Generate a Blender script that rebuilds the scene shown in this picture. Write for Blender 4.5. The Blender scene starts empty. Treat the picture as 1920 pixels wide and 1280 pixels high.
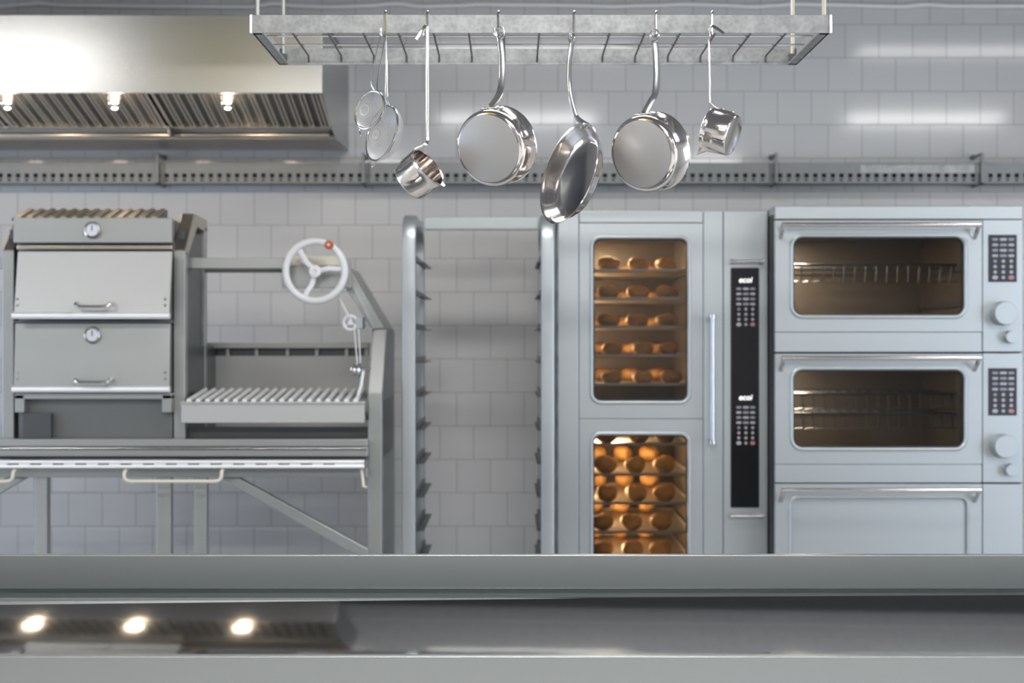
import bpy, math, random
from mathutils import Vector, Matrix
random.seed(7)
PI = math.pi
SC = bpy.context.scene
COL = SC.collection

# ------------------------------------------------------------------ camera
EYE = 1.40
F = 2800.0                      # focal length in pixels of the 1920 wide frame
cam_d = bpy.data.cameras.new('camera'); cam = bpy.data.objects.new('camera', cam_d); COL.objects.link(cam)
cam.location = (0, 0, EYE); cam.rotation_euler = (PI/2, 0, 0)
cam_d.sensor_width = 36.0; cam_d.lens = 36.0*F/1920.0
cam_d.clip_start = 0.05; cam_d.clip_end = 60
cam_d.dof.use_dof = True; cam_d.dof.focus_distance = 3.5; cam_d.dof.aperture_fstop = 3.2
SC.camera = cam

# ------------------------------------------------------------------ colour, world, lights
SC.view_settings.view_transform = 'Standard'; SC.view_settings.look = 'None'
SC.view_settings.gamma = 1.0; SC.view_settings.use_curve_mapping = False
SC.view_settings.exposure = 0.27
try:
    SC.cycles.use_denoising = True; SC.cycles.max_bounces = 8; SC.cycles.diffuse_bounces = 4
    SC.cycles.glossy_bounces = 5; SC.cycles.transparent_max_bounces = 10
    SC.cycles.sample_clamp_indirect = 6.0; SC.cycles.caustics_refractive = False
except Exception: pass
world = bpy.data.worlds.new('daylight'); SC.world = world; world.use_nodes = True
bg = world.node_tree.nodes['Background']; bg.inputs[0].default_value = (0.62, 0.76, 1.0, 1); bg.inputs[1].default_value = 2.2

def area(name, loc, rot, sx, sy, power, col, spread=None):
    d = bpy.data.lights.new(name, 'AREA'); d.shape = 'RECTANGLE'; d.size = sx; d.size_y = sy
    d.energy = power; d.color = col
    if spread: d.spread = spread
    o = bpy.data.objects.new(name, d); COL.objects.link(o); o.location = loc; o.rotation_euler = rot
    return o
# daylight entering by the windows in the two side walls
area('side_window_daylight', (4.13, 2.4, 1.35), (PI/2, 0, PI/2), 2.4, 1.7, 50, (0.74, 0.85, 1.0))
area('left_window_daylight', (-4.13, 4.2, 1.25), (PI/2, 0, -PI/2), 2.0, 1.7, 24, (0.55, 0.72, 1.0))
# light panels on the ceiling: built as lamps further down, their own light is made in their builder
TUBES = [(-3.15, 2.2, 34), (0.04, 1.7, 46), (3.23, 1.7, 46), (-1.6, -1.2, 78), (1.6, -1.2, 100), (0.1, 4.4, 22), (2.7, 4.4, 6)]

# ------------------------------------------------------------------ helpers
def X(px, d): return (px-960.0)*d/F
def Z(py, d): return EYE-(py-640.0)*d/F

class MB:
    """collects shapes, links them as ONE mesh object"""
    def __init__(s): s.v = []; s.f = []; s.sm = []
    def add(s, vs, fs, smooth=False, M=None):
        o = len(s.v)
        s.v += [tuple(M @ Vector(v)) if M is not None else tuple(v) for v in vs]
        s.f += [tuple(i+o for i in f) for f in fs]; s.sm += [smooth]*len(fs)
        return s
    def box(s, x0, x1, y0, y1, z0, z1, M=None):
        if x0 > x1: x0, x1 = x1, x0
        if y0 > y1: y0, y1 = y1, y0
        if z0 > z1: z0, z1 = z1, z0
        v = [(x0,y0,z0),(x1,y0,z0),(x1,y1,z0),(x0,y1,z0),(x0,y0,z1),(x1,y0,z1),(x1,y1,z1),(x0,y1,z1)]
        f = [(0,3,2,1),(4,5,6,7),(0,1,5,4),(1,2,6,5),(2,3,7,6),(3,0,4,7)]
        return s.add(v, f, False, M)
    def pbox(s, px0, px1, py0, py1, d0, d1):
        """box whose front face, at distance d0, spans those measures"""
        return s.box(X(px0,d0), X(px1,d0), d0, d1, Z(py1,d0), Z(py0,d0))
    def prism(s, pts, axis, a, b, M=None):
        """extrude a closed outline; axis x: pts are (y,z); axis y: (x,z); axis z: (x,y)"""
        mk = {'x': lambda p,t: (t,p[0],p[1]), 'y': lambda p,t: (p[0],t,p[1]), 'z': lambda p,t: (p[0],p[1],t)}[axis]
        n = len(pts); v = [mk(p,a) for p in pts]+[mk(p,b) for p in pts]
        f = [tuple(range(n)), tuple(range(2*n-1, n-1, -1))]+[(i,i+n,(i+1)%n+n,(i+1)%n) for i in range(n)]
        return s.add(v, f, False, M)
    def tube(s, pts, r, n=10, closed=False, flat=None, cap=True, M=None, rs=None):
        """sweep along a polyline; flat=(w,h,up) sweeps a strip section"""
        P = [Vector(p) for p in pts]; m = len(P); vs = []; fs = []
        prev = None
        for i, p in enumerate(P):
            if closed: t = (P[(i+1)%m]-P[i-1]).normalized()
            else: t = (P[min(i+1,m-1)]-P[max(i-1,0)]).normalized()
            if flat: ref = Vector(flat[2])
            elif prev is None: ref = Vector((0,0,1)) if abs(t.z) < .9 else Vector((1,0,0))
            else: ref = prev
            u = (ref - t*ref.dot(t))
            if u.length < 1e-6: u = t.orthogonal()
            u.normalize(); w = t.cross(u); prev = u
            for k in range(n):
                a = 2*PI*k/n
                if flat:
                    ca, sa = math.cos(a), math.sin(a)
                    e = .35
                    vs.append(p + w*(flat[0]/2*math.copysign(abs(ca)**e, ca)) + u*(flat[1]/2*math.copysign(abs(sa)**e, sa)))
                else:
                    rr = rs[i] if rs else r
                    vs.append(p + u*rr*math.cos(a) + w*rr*math.sin(a))
        seg = m if closed else m-1
        for i in range(seg):
            for k in range(n):
                a = i*n+k; b = i*n+(k+1)%n; c = ((i+1)%m)*n+(k+1)%n; d = ((i+1)%m)*n+k
                fs.append((a,b,c,d))
        if not closed and cap:
            fs.append(tuple(range(n-1,-1,-1))); fs.append(tuple(range((m-1)*n, m*n)))
        return s.add(vs, fs, True, M)
    def lathe(s, prof, n=48, M=None, arc=None):
        """prof: (radius, height) spun about local z"""
        vs = []; fs = []; m = len(prof)
        for k in range(n):
            a = 2*PI*k/n
            for r, h in prof: vs.append((r*math.cos(a), r*math.sin(a), h))
        for k in range(n):
            for i in range(m-1):
                a = k*m+i; b = ((k+1)%n)*m+i
                if prof[i][0] < 1e-6 and prof[i+1][0] < 1e-6: continue
                if prof[i][0] < 1e-6: fs.append((a, b+1, a+1))
                elif prof[i+1][0] < 1e-6: fs.append((a, b, a+1))
                else: fs.append((a,b,b+1,a+1))
        return s.add(vs, fs, True, M)
    def cyl(s, p0, p1, r, n=24): return s.tube([p0, p1], r, n)
    def grid(s, fn, nu, nv, closed_u=False):
        vs = [fn(i/nu, j/nv) for i in range(nu+1) for j in range(nv+1)]
        fs = [(i*(nv+1)+j, (i+1)*(nv+1)+j, (i+1)*(nv+1)+j+1, i*(nv+1)+j+1) for i in range(nu) for j in range(nv)]
        return s.add(vs, fs, True)
    def build(s, name, mat, parent=None, bevel=0.0, seg=2, sharp=35, label=None):
        me = bpy.data.meshes.new(name)
        off = Vector((0,0,0)); q = parent
        while q is not None: off += q.location; q = q.parent
        me.from_pydata([tuple(Vector(v)-off) for v in s.v], [], s.f)
        for p, sm in zip(me.polygons, s.sm): p.use_smooth = sm or bevel > 0
        me.update()
        if bevel > 0 or any(s.sm): me.set_sharp_from_angle(angle=math.radians(sharp))
        me.materials.append(mat)
        o = bpy.data.objects.new(name, me); COL.objects.link(o)
        if parent is not None: o.parent = parent
        if bevel > 0:
            b = o.modifiers.new('edge', 'BEVEL'); b.width = bevel; b.segments = seg; b.limit_method = 'ANGLE'
            b.angle_limit = math.radians(40); b.harden_normals = True
        if label: o['label'] = label
        return o

def tag(o, label, cat, group=None, kind=None):
    if label: o['label'] = label
    if cat: o['category'] = cat
    if group: o['group'] = group
    if kind: o['kind'] = kind
    return o
def thing(name, label, cat, loc, group=None):
    o = bpy.data.objects.new(name, None); COL.objects.link(o); o.location = loc
    o.empty_display_size = .05
    return tag(o, label, cat, group)
def struct(mb, name, mat):
    o = mb.build(name, mat); o['kind'] = 'structure'; return o
def copy_tree(o, parent=None):
    c = o.copy(); COL.objects.link(c); c.parent = parent
    for ch in list(o.children): copy_tree(ch, c)
    return c
def rrect(x0, x1, z0, z1, r, n=6):
    pts = []
    for cx, cz, a0 in ((x1-r,z0+r,-PI/2),(x1-r,z1-r,0),(x0+r,z1-r,PI/2),(x0+r,z0+r,PI)):
        for k in range(n+1):
            a = a0+PI/2*k/n; pts.append((cx+r*math.cos(a), cz+r*math.sin(a)))
    return pts
def plate_with_hole(mb, x0, x1, z0, z1, hole, y0, y1):
    """a plate in the xz plane with one rounded opening; hole: outline from rrect"""
    n = len(hole)
    cx = sum(p[0] for p in hole)/n; cz = sum(p[1] for p in hole)/n
    hx = [p[0] for p in hole]; hz = [p[1] for p in hole]
    def outer(p):
        # push the point outwards to the plate's edge, corners kept
        fx = (p[0]-cx)/(max(hx)-cx); fz = (p[1]-cz)/(max(hz)-cz)
        m = max(abs(fx), abs(fz)); fx /= m; fz /= m
        return ((cx+(x1-cx)*fx) if fx > 0 else (cx+(cx-x0)*fx), (cz+(z1-cz)*fz) if fz > 0 else (cz+(cz-z0)*fz))
    # insert exact corners
    H = []; O = []
    for i, p in enumerate(hole):
        H.append(p); O.append(outer(p))
    # snap the middle point of each corner arc to the exact corner
    k = n//4
    for c in range(4):
        i = c*k+k//2
        cxn, czn = [(x1,z0),(x1,z1),(x0,z1),(x0,z0)][c]
        O[i] = (cxn, czn)
        for j in range(c*k, c*k+k):
            if j == i: continue
            ox, oz = O[j]
            if j < i: O[j] = [(ox,z0),(x1,oz),(ox,z1),(x0,oz)][c]
            else: O[j] = [(x1,oz),(ox,z1),(x0,oz),(ox,z0)][c]
    v = []
    for y in (y0, y1):
        v += [(p[0],y,p[1]) for p in H]+[(p[0],y,p[1]) for p in O]
    f = []
    for i in range(n):
        j = (i+1)%n
        f.append((i, j, n+j, n+i)[::-1]); f.append((2*n+i, 2*n+j, 3*n+j, 3*n+i))
        f.append((i, j, 2*n+j, 2*n+i)); f.append((n+i, n+j, 3*n+j, 3*n+i)[::-1])
    return mb.add(v, f)

# ------------------------------------------------------------------ materials
def new_mat(name):
    m = bpy.data.materials.new(name); m.use_nodes = True
    return m, m.node_tree.nodes, m.node_tree.links, m.node_tree.nodes['Principled BSDF']
def simple(name, col, rough=.5, metal=0.0, spec=.5, noise=0.0, nscale=20, emit=None, es=0, bump=0.0):
    m, N, L, b = new_mat(name)
    b.inputs['Base Color'].default_value = (*col, 1); b.inputs['Roughness'].default_value = rough
    b.inputs['Metallic'].default_value = metal; b.inputs['Specular IOR Level'].default_value = spec
    if emit: b.inputs['Emission Color'].default_value = (*emit, 1); b.inputs['Emission Strength'].default_value = es
    if noise or bump:
        tc = N.new('ShaderNodeTexCoord'); t = N.new('ShaderNodeTexNoise'); t.inputs['Scale'].default_value = nscale
        t.inputs['Detail'].default_value = 4; L.new(tc.outputs['Object'], t.inputs['Vector'])
        if noise:
            r = N.new('ShaderNodeMapRange'); r.inputs['From Min'].default_value = .3; r.inputs['From Max'].default_value = .7
            r.inputs['To Min'].default_value = max(0.02, rough-noise); r.inputs['To Max'].default_value = rough+noise
            L.new(t.outputs['Fac'], r.inputs['Value']); L.new(r.outputs['Result'], b.inputs['Roughness'])
        if bump:
            bp = N.new('ShaderNodeBump'); bp.inputs['Strength'].default_value = bump; bp.inputs['Distance'].default_value = .002
            L.new(t.outputs['Fac'], bp.inputs['Height']); L.new(bp.outputs['Normal'], b.inputs['Normal'])
    return m
def tile_mat():
    m, N, L, b = new_mat('glazed_white_tile')
    tc = N.new('ShaderNodeTexCoord'); sp = N.new('ShaderNodeSeparateXYZ'); L.new(tc.outputs['Object'], sp.inputs[0])
    ax = N.new('ShaderNodeMath'); ax.operation = 'ADD'; ax.inputs[1].default_value = .0208+15.15
    az = N.new('ShaderNodeMath'); az.operation = 'ADD'; az.inputs[1].default_value = -1.922+15.0
    # side walls run along y: add x and y so one pattern serves every wall
    sm = N.new('ShaderNodeMath'); sm.operation = 'ADD'
    ym = N.new('ShaderNodeMath'); ym.operation = 'SUBTRACT'; ym.inputs[1].default_value = 6.7
    L.new(sp.outputs['Y'], ym.inputs[0]); L.new(sp.outputs['X'], sm.inputs[0]); L.new(ym.outputs[0], sm.inputs[1])
    L.new(sm.outputs[0], ax.inputs[0]); L.new(sp.outputs['Z'], az.inputs[0])
    cb = N.new('ShaderNodeCombineXYZ'); L.new(ax.outputs[0], cb.inputs['X']); L.new(az.outputs[0], cb.inputs['Y'])
    br = N.new('ShaderNodeTexBrick'); br.offset = .5; br.offset_frequency = 2; br.squash = 1
    br.inputs['Scale'].default_value = 1.0; br.inputs['Brick Width'].default_value = .1515; br.inputs['Row Height'].default_value = .15
    br.inputs['Mortar Size'].default_value = .0016; br.inputs['Mortar Smooth'].default_value = .25; br.inputs['Bias'].default_value = 0
    br.inputs['Color1'].default_value = (.55,.55,.55,1); br.inputs['Color2'].default_value = (.575,.575,.57,1)
    br.inputs['Mortar'].default_value = (.27,.27,.27,1)
    L.new(cb.outputs[0], br.inputs['Vector']); L.new(br.outputs['Color'], b.inputs['Base Color'])
    r = N.new('ShaderNodeMapRange'); r.inputs['To Min'].default_value = .085; r.inputs['To Max'].default_value = .7
    L.new(br.outputs['Fac'], r.inputs['Value']); L.new(r.outputs['Result'], b.inputs['Roughness'])
    bp = N.new('ShaderNodeBump'); bp.invert = True; bp.inputs['Strength'].default_value = .5; bp.inputs['Distance'].default_value = .0015
    L.new(br.outputs['Fac'], bp.inputs['Height']); L.new(bp.outputs['Normal'], b.inputs['Normal'])
    b.inputs['Specular IOR Level'].default_value = .33
    return m
def glass_mat(name, tint, mirror=.08):
    m, N, L, b = new_mat(name); out = N['Material Output']; N.remove(b)
    t = N.new('ShaderNodeBsdfTransparent'); t.inputs[0].default_value = (*tint, 1)
    g = N.new('ShaderNodeBsdfGlossy'); g.inputs['Roughness'].default_value = .03
    fr = N.new('ShaderNodeFresnel'); fr.inputs['IOR'].default_value = 1.45
    mx = N.new('ShaderNodeMixShader'); L.new(fr.outputs[0], mx.inputs[0]); L.new(t.outputs[0], mx.inputs[1]); L.new(g.outputs[0], mx.inputs[2])
    L.new(mx.outputs[0], out.inputs['Surface']); return m
def galvanised():
    m, N, L, b = new_mat('galvanised_steel')
    tc = N.new('ShaderNodeTexCoord'); t = N.new('ShaderNodeTexNoise'); t.inputs['Scale'].default_value = 26; t.inputs['Detail'].default_value = 7
    v = N.new('ShaderNodeTexVoronoi'); v.inputs['Scale'].default_value = 90
    L.new(tc.outputs['Object'], t.inputs['Vector']); L.new(tc.outputs['Object'], v.inputs['Vector'])
    mx = N.new('ShaderNodeMix'); mx.data_type = 'FLOAT'; mx.inputs[0].default_value = .25
    L.new(t.outputs['Fac'], mx.inputs[2]); L.new(v.outputs['Distance'], mx.inputs[3])
    c = N.new('ShaderNodeValToRGB'); c.color_ramp.elements[0].position = .32; c.color_ramp.elements[0].color = (.24,.25,.25,1)
    c.color_ramp.elements[1].position = .66; c.color_ramp.elements[1].color = (.37,.38,.375,1)
    L.new(mx.outputs[0], c.inputs[0]); L.new(c.outputs[0], b.inputs['Base Color'])
    b.inputs['Metallic'].default_value = .45; b.inputs['Roughness'].default_value = .45
    return m
def bun_mat():
    m, N, L, b = new_mat('crust_lit_top')
    tc = N.new('ShaderNodeTexCoord'); sp = N.new('ShaderNodeSeparateXYZ'); L.new(tc.outputs['Generated'], sp.inputs[0])
    n = N.new('ShaderNodeTexNoise'); n.inputs['Scale'].default_value = 2.4; n.inputs['Detail'].default_value = 5
    oi = N.new('ShaderNodeObjectInfo'); va = N.new('ShaderNodeVectorMath'); va.operation = 'ADD'
    L.new(tc.outputs['Generated'], va.inputs[0]); L.new(oi.outputs['Random'], va.inputs[1]); L.new(va.outputs[0], n.inputs['Vector'])
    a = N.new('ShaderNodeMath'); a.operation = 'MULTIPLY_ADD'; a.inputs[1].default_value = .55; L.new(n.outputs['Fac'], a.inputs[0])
    z = N.new('ShaderNodeMath'); z.operation = 'MULTIPLY'; z.inputs[1].default_value = .45; L.new(sp.outputs['Z'], z.inputs[0]); L.new(z.outputs[0], a.inputs[2])  # height term lightens the crust upwards; the lit tops are put in the colour
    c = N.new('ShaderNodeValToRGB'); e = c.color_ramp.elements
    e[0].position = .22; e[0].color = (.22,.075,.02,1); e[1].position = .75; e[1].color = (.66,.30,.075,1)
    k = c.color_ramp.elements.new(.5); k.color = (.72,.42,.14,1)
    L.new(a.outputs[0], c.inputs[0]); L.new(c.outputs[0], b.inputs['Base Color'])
    b.inputs['Roughness'].default_value = .42
    return m

TILE = tile_mat()
STEEL = simple('brushed_steel', (.36,.385,.395), .38, .85)
OVENST = simple('oven_steel', (.43,.462,.475), .42, .75)
FRAME = simple('satin_frame_steel', (.40,.412,.40), .40, .8)
LIPST = simple('glint_lip_steel', (.88,.88,.88), .42, .55)  # whitened: the ceiling light's reflection on the lips is put in the colour
COUNTER = simple('counter_steel', (.37,.395,.395), .36, .9)
POLISH = simple('counter_polished_steel', (.42,.41,.40), .07, 1.0)
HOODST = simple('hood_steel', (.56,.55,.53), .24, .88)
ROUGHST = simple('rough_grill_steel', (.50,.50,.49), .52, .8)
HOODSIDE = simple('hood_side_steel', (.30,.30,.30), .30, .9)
FILT = simple('filter_baffle_steel', (.56,.51,.44), .28, 1.0)
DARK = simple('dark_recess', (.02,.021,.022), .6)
DARKST = simple('dark_steel', (.11,.115,.12), .35, .7)
GREYST = simple('dark_grey_steel', (.16,.165,.16), .5, .6)  # darker, rougher steel for inner sheets, backings and gap fillers
PAN = simple('polished_pan_steel', (.80,.76,.73), .13, 1.0)
PANB = simple('worn_pan_base', (.50,.49,.475), .42, .95)
CHROME = simple('chrome', (.64,.63,.62), .18, 1.0)
GALV = galvanised()
TRAYGALV = simple('cable_tray_zinc', (.22,.23,.23), .5, .5, noise=.05, nscale=18)
WHITEP = simple('white_enamel', (.62,.62,.62), .35)
CABLEM = simple('pale_cable', (.85,.85,.84), .5)
CREAM = simple('cream_enamel', (.62,.57,.47), .4)
RED = simple('red_plastic', (.45,.07,.035), .3)
BRASS = simple('brass', (.72,.55,.25), .3, 1.0)
BLACKGL = simple('black_glass', (.006,.006,.008), .12)
KEYM = simple('grey_key_print', (.17,.175,.21), .5, emit=(.5,.52,.65), es=.10)
KEYW = simple('pale_key_print', (.28,.28,.29), .5, emit=(.8,.8,.9), es=.08)
KEYR = simple('red_key_print', (.30,.14,.16), .5, emit=(.8,.35,.4), es=.08)
LOGO = simple('lit_logo', (.8,.8,.8), .4, emit=(1,1,1), es=.75)
KPANEL = simple('keypad_film', (.030,.032,.042), .25)
GASKET = simple('black_gasket', (.012,.012,.012), .5)
OVENIN = simple('oven_cavity_steel', (.19,.175,.16), .38, .85)
DECKIN = simple('deck_cavity_steel', (.20,.175,.15), .42, .8)
TRAYM = simple('aluminium_tray', (.62,.60,.56), .32, .9)
BUN = bun_mat()
GLASS = glass_mat('oven_glass', (.68,.67,.66))
DGLASS = glass_mat('smoked_oven_glass', (.78,.76,.73))
LGLASS = glass_mat('lamp_glass', (.97,.96,.94))
FLOORM = simple('floor_tile', (.50,.49,.48), .35, noise=.05, nscale=3)
PLASTER = simple('grey_plaster', (.26,.26,.265), .8)
CEILM = simple('ceiling_paint', (.15,.15,.155), .8)
TUBEM = simple('tube_light', (1,1,1), .5, emit=(1,.985,.96), es=6)
BULBM = simple('bulb_filament', (1,.9,.8), .5, emit=(1,.88,.74), es=5)
WARML = simple('oven_lamp_cover', (1,.8,.5), .5, emit=(1,.62,.28), es=5)
DIAL = simple('dial_face', (.66,.66,.70), .35)
RUBBER = simple('grey_rubber', (.05,.05,.05), .6)
YELLOW = simple('yellow_paint', (.95,.72,.08), .5)
MESHM = None
def wire_mesh():
    m, N, L, b = new_mat('wire_gauze'); out = N['Material Output']
    b.inputs['Base Color'].default_value = (.62,.62,.62,1); b.inputs['Metallic'].default_value = .6; b.inputs['Roughness'].default_value = .55
    tc = N.new('ShaderNodeTexCoord'); br = N.new('ShaderNodeTexBrick'); br.offset = 0
    br.inputs['Scale'].default_value = 1; br.inputs['Brick Width'].default_value = .0026; br.inputs['Row Height'].default_value = .0026
    br.inputs['Mortar Size'].default_value = .00042; br.inputs['Mortar Smooth'].default_value = .2
    L.new(tc.outputs['Object'], br.inputs['Vector'])
    t = N.new('ShaderNodeBsdfTransparent'); mx = N.new('ShaderNodeMixShader')
    a = N.new('ShaderNodeMath'); a.operation = 'MULTIPLY_ADD'; a.inputs[1].default_value = .50; a.inputs[2].default_value = .07
    L.new(br.outputs['Fac'], a.inputs[0]); L.new(a.outputs[0], mx.inputs[0])
    L.new(t.outputs[0], mx.inputs[1]); L.new(b.outputs[0], mx.inputs[2]); L.new(mx.outputs[0], out.inputs['Surface'])
    return m
MESHM = wire_mesh()

# ------------------------------------------------------------------ room
WY = 6.7; RX0, RX1, RY0, CZ = -4.2, 4.2, -3.0, 3.2
struct(MB().box(RX0-.1, RX1+.1, RY0-.1, WY+.1, -.1, 0), 'floor', FLOORM)
struct(MB().box(RX0-.1, RX1+.1, RY0-.1, WY+.1, CZ, CZ+.1), 'ceiling', CEILM)
struct(MB().box(RX0, RX1, WY, WY+.1, 0, CZ), 'wall_back', TILE)
w = MB(); w.box(RX0-.1, RX0, RY0, 3.1, 0, CZ); w.box(RX0-.1, RX0, 5.3, WY, 0, CZ)
w.box(RX0-.1, RX0, 3.1, 5.3, 0, .35); w.box(RX0-.1, RX0, 3.1, 5.3, 2.15, CZ)
struct(w, 'wall_left', TILE)
w = MB()
for y in (3.13, 4.2, 5.27): w.box(RX0-.08, RX0-.03, y-.03, y+.03, .35, 2.15)
for z in (.38, 2.12): w.box(RX0-.08, RX0-.03, 3.1, 5.3, z-.03, z+.03)
struct(w, 'window_2', WHITEP)
# wall on the window side, with an opening
w = MB(); w.box(RX1, RX1+.1, RY0, 1.1, 0, CZ); w.box(RX1, RX1+.1, 3.7, WY, 0, CZ)
w.box(RX1, RX1+.1, 1.1, 3.7, 0, .4); w.box(RX1, RX1+.1, 1.1, 3.7, 2.3, CZ)
struct(w, 'wall_right', TILE)
struct(MB().box(RX0, RX1, RY0-.1, RY0, 0, CZ), 'wall_front', PLASTER)
w = MB()
for y in (1.13, 2.4, 3.67): w.box(RX1+.03, RX1+.08, y-.03, y+.03, .4, 2.3)
for z in (.43, 2.27): w.box(RX1+.03, RX1+.08, 1.1, 3.7, z-.03, z+.03)
struct(w, 'window_1', WHITEP)

# ceiling battens
for i, (tx, ty, tw) in enumerate(TUBES):
    words_ = ['over the hood side', 'above the pot rack', 'over the deck oven side', 'behind the camera over the hood side', 'behind the camera over the oven side', 'between the pot rack and the trolley', 'close before the deck oven']
    t = thing('ceiling_light', 'white rectangular light panel on the ceiling, '+words_[i], 'ceiling light', (tx, ty, CZ), 'light panels on the ceiling')
    MB().box(tx-.64, tx+.64, ty-.18, ty+.18, CZ-.05, CZ-.002).build('housing', WHITEP, t, .004)
    MB().box(tx-.62, tx+.62, ty-.16, ty+.16, CZ-.054, CZ-.05).build('diffuser', TUBEM, t)
    area('batten_light', (tx, ty, CZ-.058), (0,0,0), 1.22, .30, tw, (1,.985,.965))
# yellow trunking on the ceiling (only its reflection is seen)
t = thing('ceiling_duct', 'yellow painted trunking box fixed to the ceiling before the hood', 'duct', (-1.55, 2.4, CZ))
MB().box(-2.0, -1.36, 2.3, 3.1, CZ-.40, CZ-.002).build('duct_box', YELLOW, t, .01)

# ------------------------------------------------------------------ serving counter across the whole front
CX0, CX1 = -1.9, 1.9
ct = thing('serving_counter', 'long stainless serving counter with polished sunken top and raised back ledge', 'counter', (0, 2.9, 0))
YF, YB, LD = 2.705, 3.06, 3.25
zf = Z(1230, YF)
MB().box(CX0, CX1, YF, YF+.02, .06, zf).build('front_panel', COUNTER, ct, .0018, 3)
def dish(u, v):
    x = CX0+(CX1-CX0)*u; t = v
    # sheet rising gently to the back, slightly hollow and with a slight twist along its length
    a0, a1 = math.tan(math.radians(3.2)), math.tan(math.radians(12.4))
    L_ = YB-YF-.012
    z = zf-.0025 + L_*(a0*t + (a1-a0)*t*t/2)
    z += .006*x*t
    return (x, YF+.012+L_*t, z)
MB().grid(dish, 60, 24).build('worktop', POLISH, ct)
zb = dish(.5, 1)[2]
YR = LD+.03
r = MB(); r.box(CX0, CX1, YR, YR+.02, .06, Z(1103.5, LD)+.002); r.build('riser', COUNTER, ct, .001)
r = MB(); r.box(CX0, CX1, YB-.004, YB, .78, zb+.000); r.box(CX0, CX1, YB, YR, .775, .78); r.build('channel', COUNTER, ct)
zt = Z(1040, LD)
MB().box(CX0, CX1, LD, LD+.02, Z(1103.5, LD), zt).build('back_ledge', COUNTER, ct, .0022, 3)
MB().box(CX0, CX1, LD+.019, YR+.02, Z(1103.5, LD)+.002, Z(1103.5, LD)+.006).build('ledge_flange', COUNTER, ct)
b = MB(); b.box(CX0, CX1, YF+.02, YR, .06, .12)
b.box(CX0, CX0+.02, YF+.02, YB, .06, zf-.05); b.box(CX1-.02, CX1, YF+.02, YB, .06, zf-.05)
b.build('carcass', COUNTER, ct)
for lx in (CX0+.1, CX1-.1):
    for ly in (YF+.06, YB-.06): MB().cyl((lx, ly, 0), (lx, ly, .06), .02).build('foot', CHROME, ct)

# ------------------------------------------------------------------ extractor hood
HF = 5.76; HX1 = X(604, HF); HX0 = -2.75
hd = thing('extractor_hood', 'large stainless extractor hood on the tiled wall with lit underside', 'hood', (-1.7, 6.7, Z(28, HF)))
zt_, zb_ = Z(28, HF), Z(174.5, HF)
MB().box(HX0, HX1, HF, HF+.02, zb_, zt_).build('front_panel', HOODST, hd, .002)
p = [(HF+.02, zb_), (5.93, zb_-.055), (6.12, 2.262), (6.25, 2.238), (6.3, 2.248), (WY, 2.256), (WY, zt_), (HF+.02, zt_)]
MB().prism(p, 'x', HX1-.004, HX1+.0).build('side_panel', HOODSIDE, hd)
MB().box(HX0, HX1, HF+.02, WY, zt_-.01, zt_).build('top_panel', HOODST, hd)
# baffle filters
A0, A1 = (5.80, 2.385), (6.19, Z(238, 6.19))
ang = math.atan2(A1[1]-A0[1], A1[0]-A0[0]); FL = math.hypot(A1[0]-A0[0], A1[1]-A0[1])
fx = HX1-.012
edges = [fx, -1.428, -2.09, HX0+.01]
for k in range(3):
    a, b_ = edges[k+1]+.014, edges[k]-.004
    M = Matrix.Translation((0, A0[0], A0[1])) @ Matrix.Rotation(ang, 4, 'X')
    f = MB()
    f.box(a, b_, 0, .012, -.02, .012, M); f.box(a, b_, FL-.012, FL, -.006, .012, M)
    f.box(a, a+.012, 0, FL, -.006, .012, M); f.box(b_-.010, b_, 0, FL, -.002, .012, M)
    n = int((b_-a-.02)/.0492)
    for i in range(n+1):
        x = b_-.028-i*.0492
        if x-.012 < a: break
        for s_ in (-1, 1):
            f.tube([(x+s_*.008, 0.0, -.004), (x+s_*.008, FL-.022, -.004)], .0045, 8, M=M)
        f.tube([(x+.008*math.cos(q), FL-.022+.010*math.sin(q), -.004) for q in [PI*j/8 for j in range(9)]], .0045, 8, M=M)
    o = f.build('baffle_filter', FILT, hd)
    g = MB(); g.box(a+.001, b_-.001, .002, FL-.002, .013, .016, M); g.build('backing', GREYST, o)
    if k == 1 or k == 0:
        h = MB(); h.tube([(a-.022, FL-.03, -.012), (a+.002, FL-.03, -.012)], .006, 8, M=M); h.build('filter_handle', CHROME, o)
g = MB(); g.box(HX0, HX1-.004, 6.205, 6.30, 2.292, 2.296); g.box(HX0, HX1-.004, 6.285, 6.30, 2.252, 2.296)
g.build('grease_gutter', FRAME, hd, .004)
g = MB(); g.tube([(HX0, 6.287, 2.268), (HX1-.006, 6.287, 2.268)], .014, 16); g.box(HX0, HX1-.004, 6.29, WY, 2.256, 2.262)
g.build('bottom_ledge', FILT, hd)
MB().box(-1.425-.006, -1.425+.006, 6.20, 6.275, 2.262, 2.29).build('gutter_joint', DARKST, hd)
MB().box(HX1-.035, HX1-.004, 6.27, 6.36, 2.262, 2.286).build('corner_block', DARK, hd)
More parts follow.
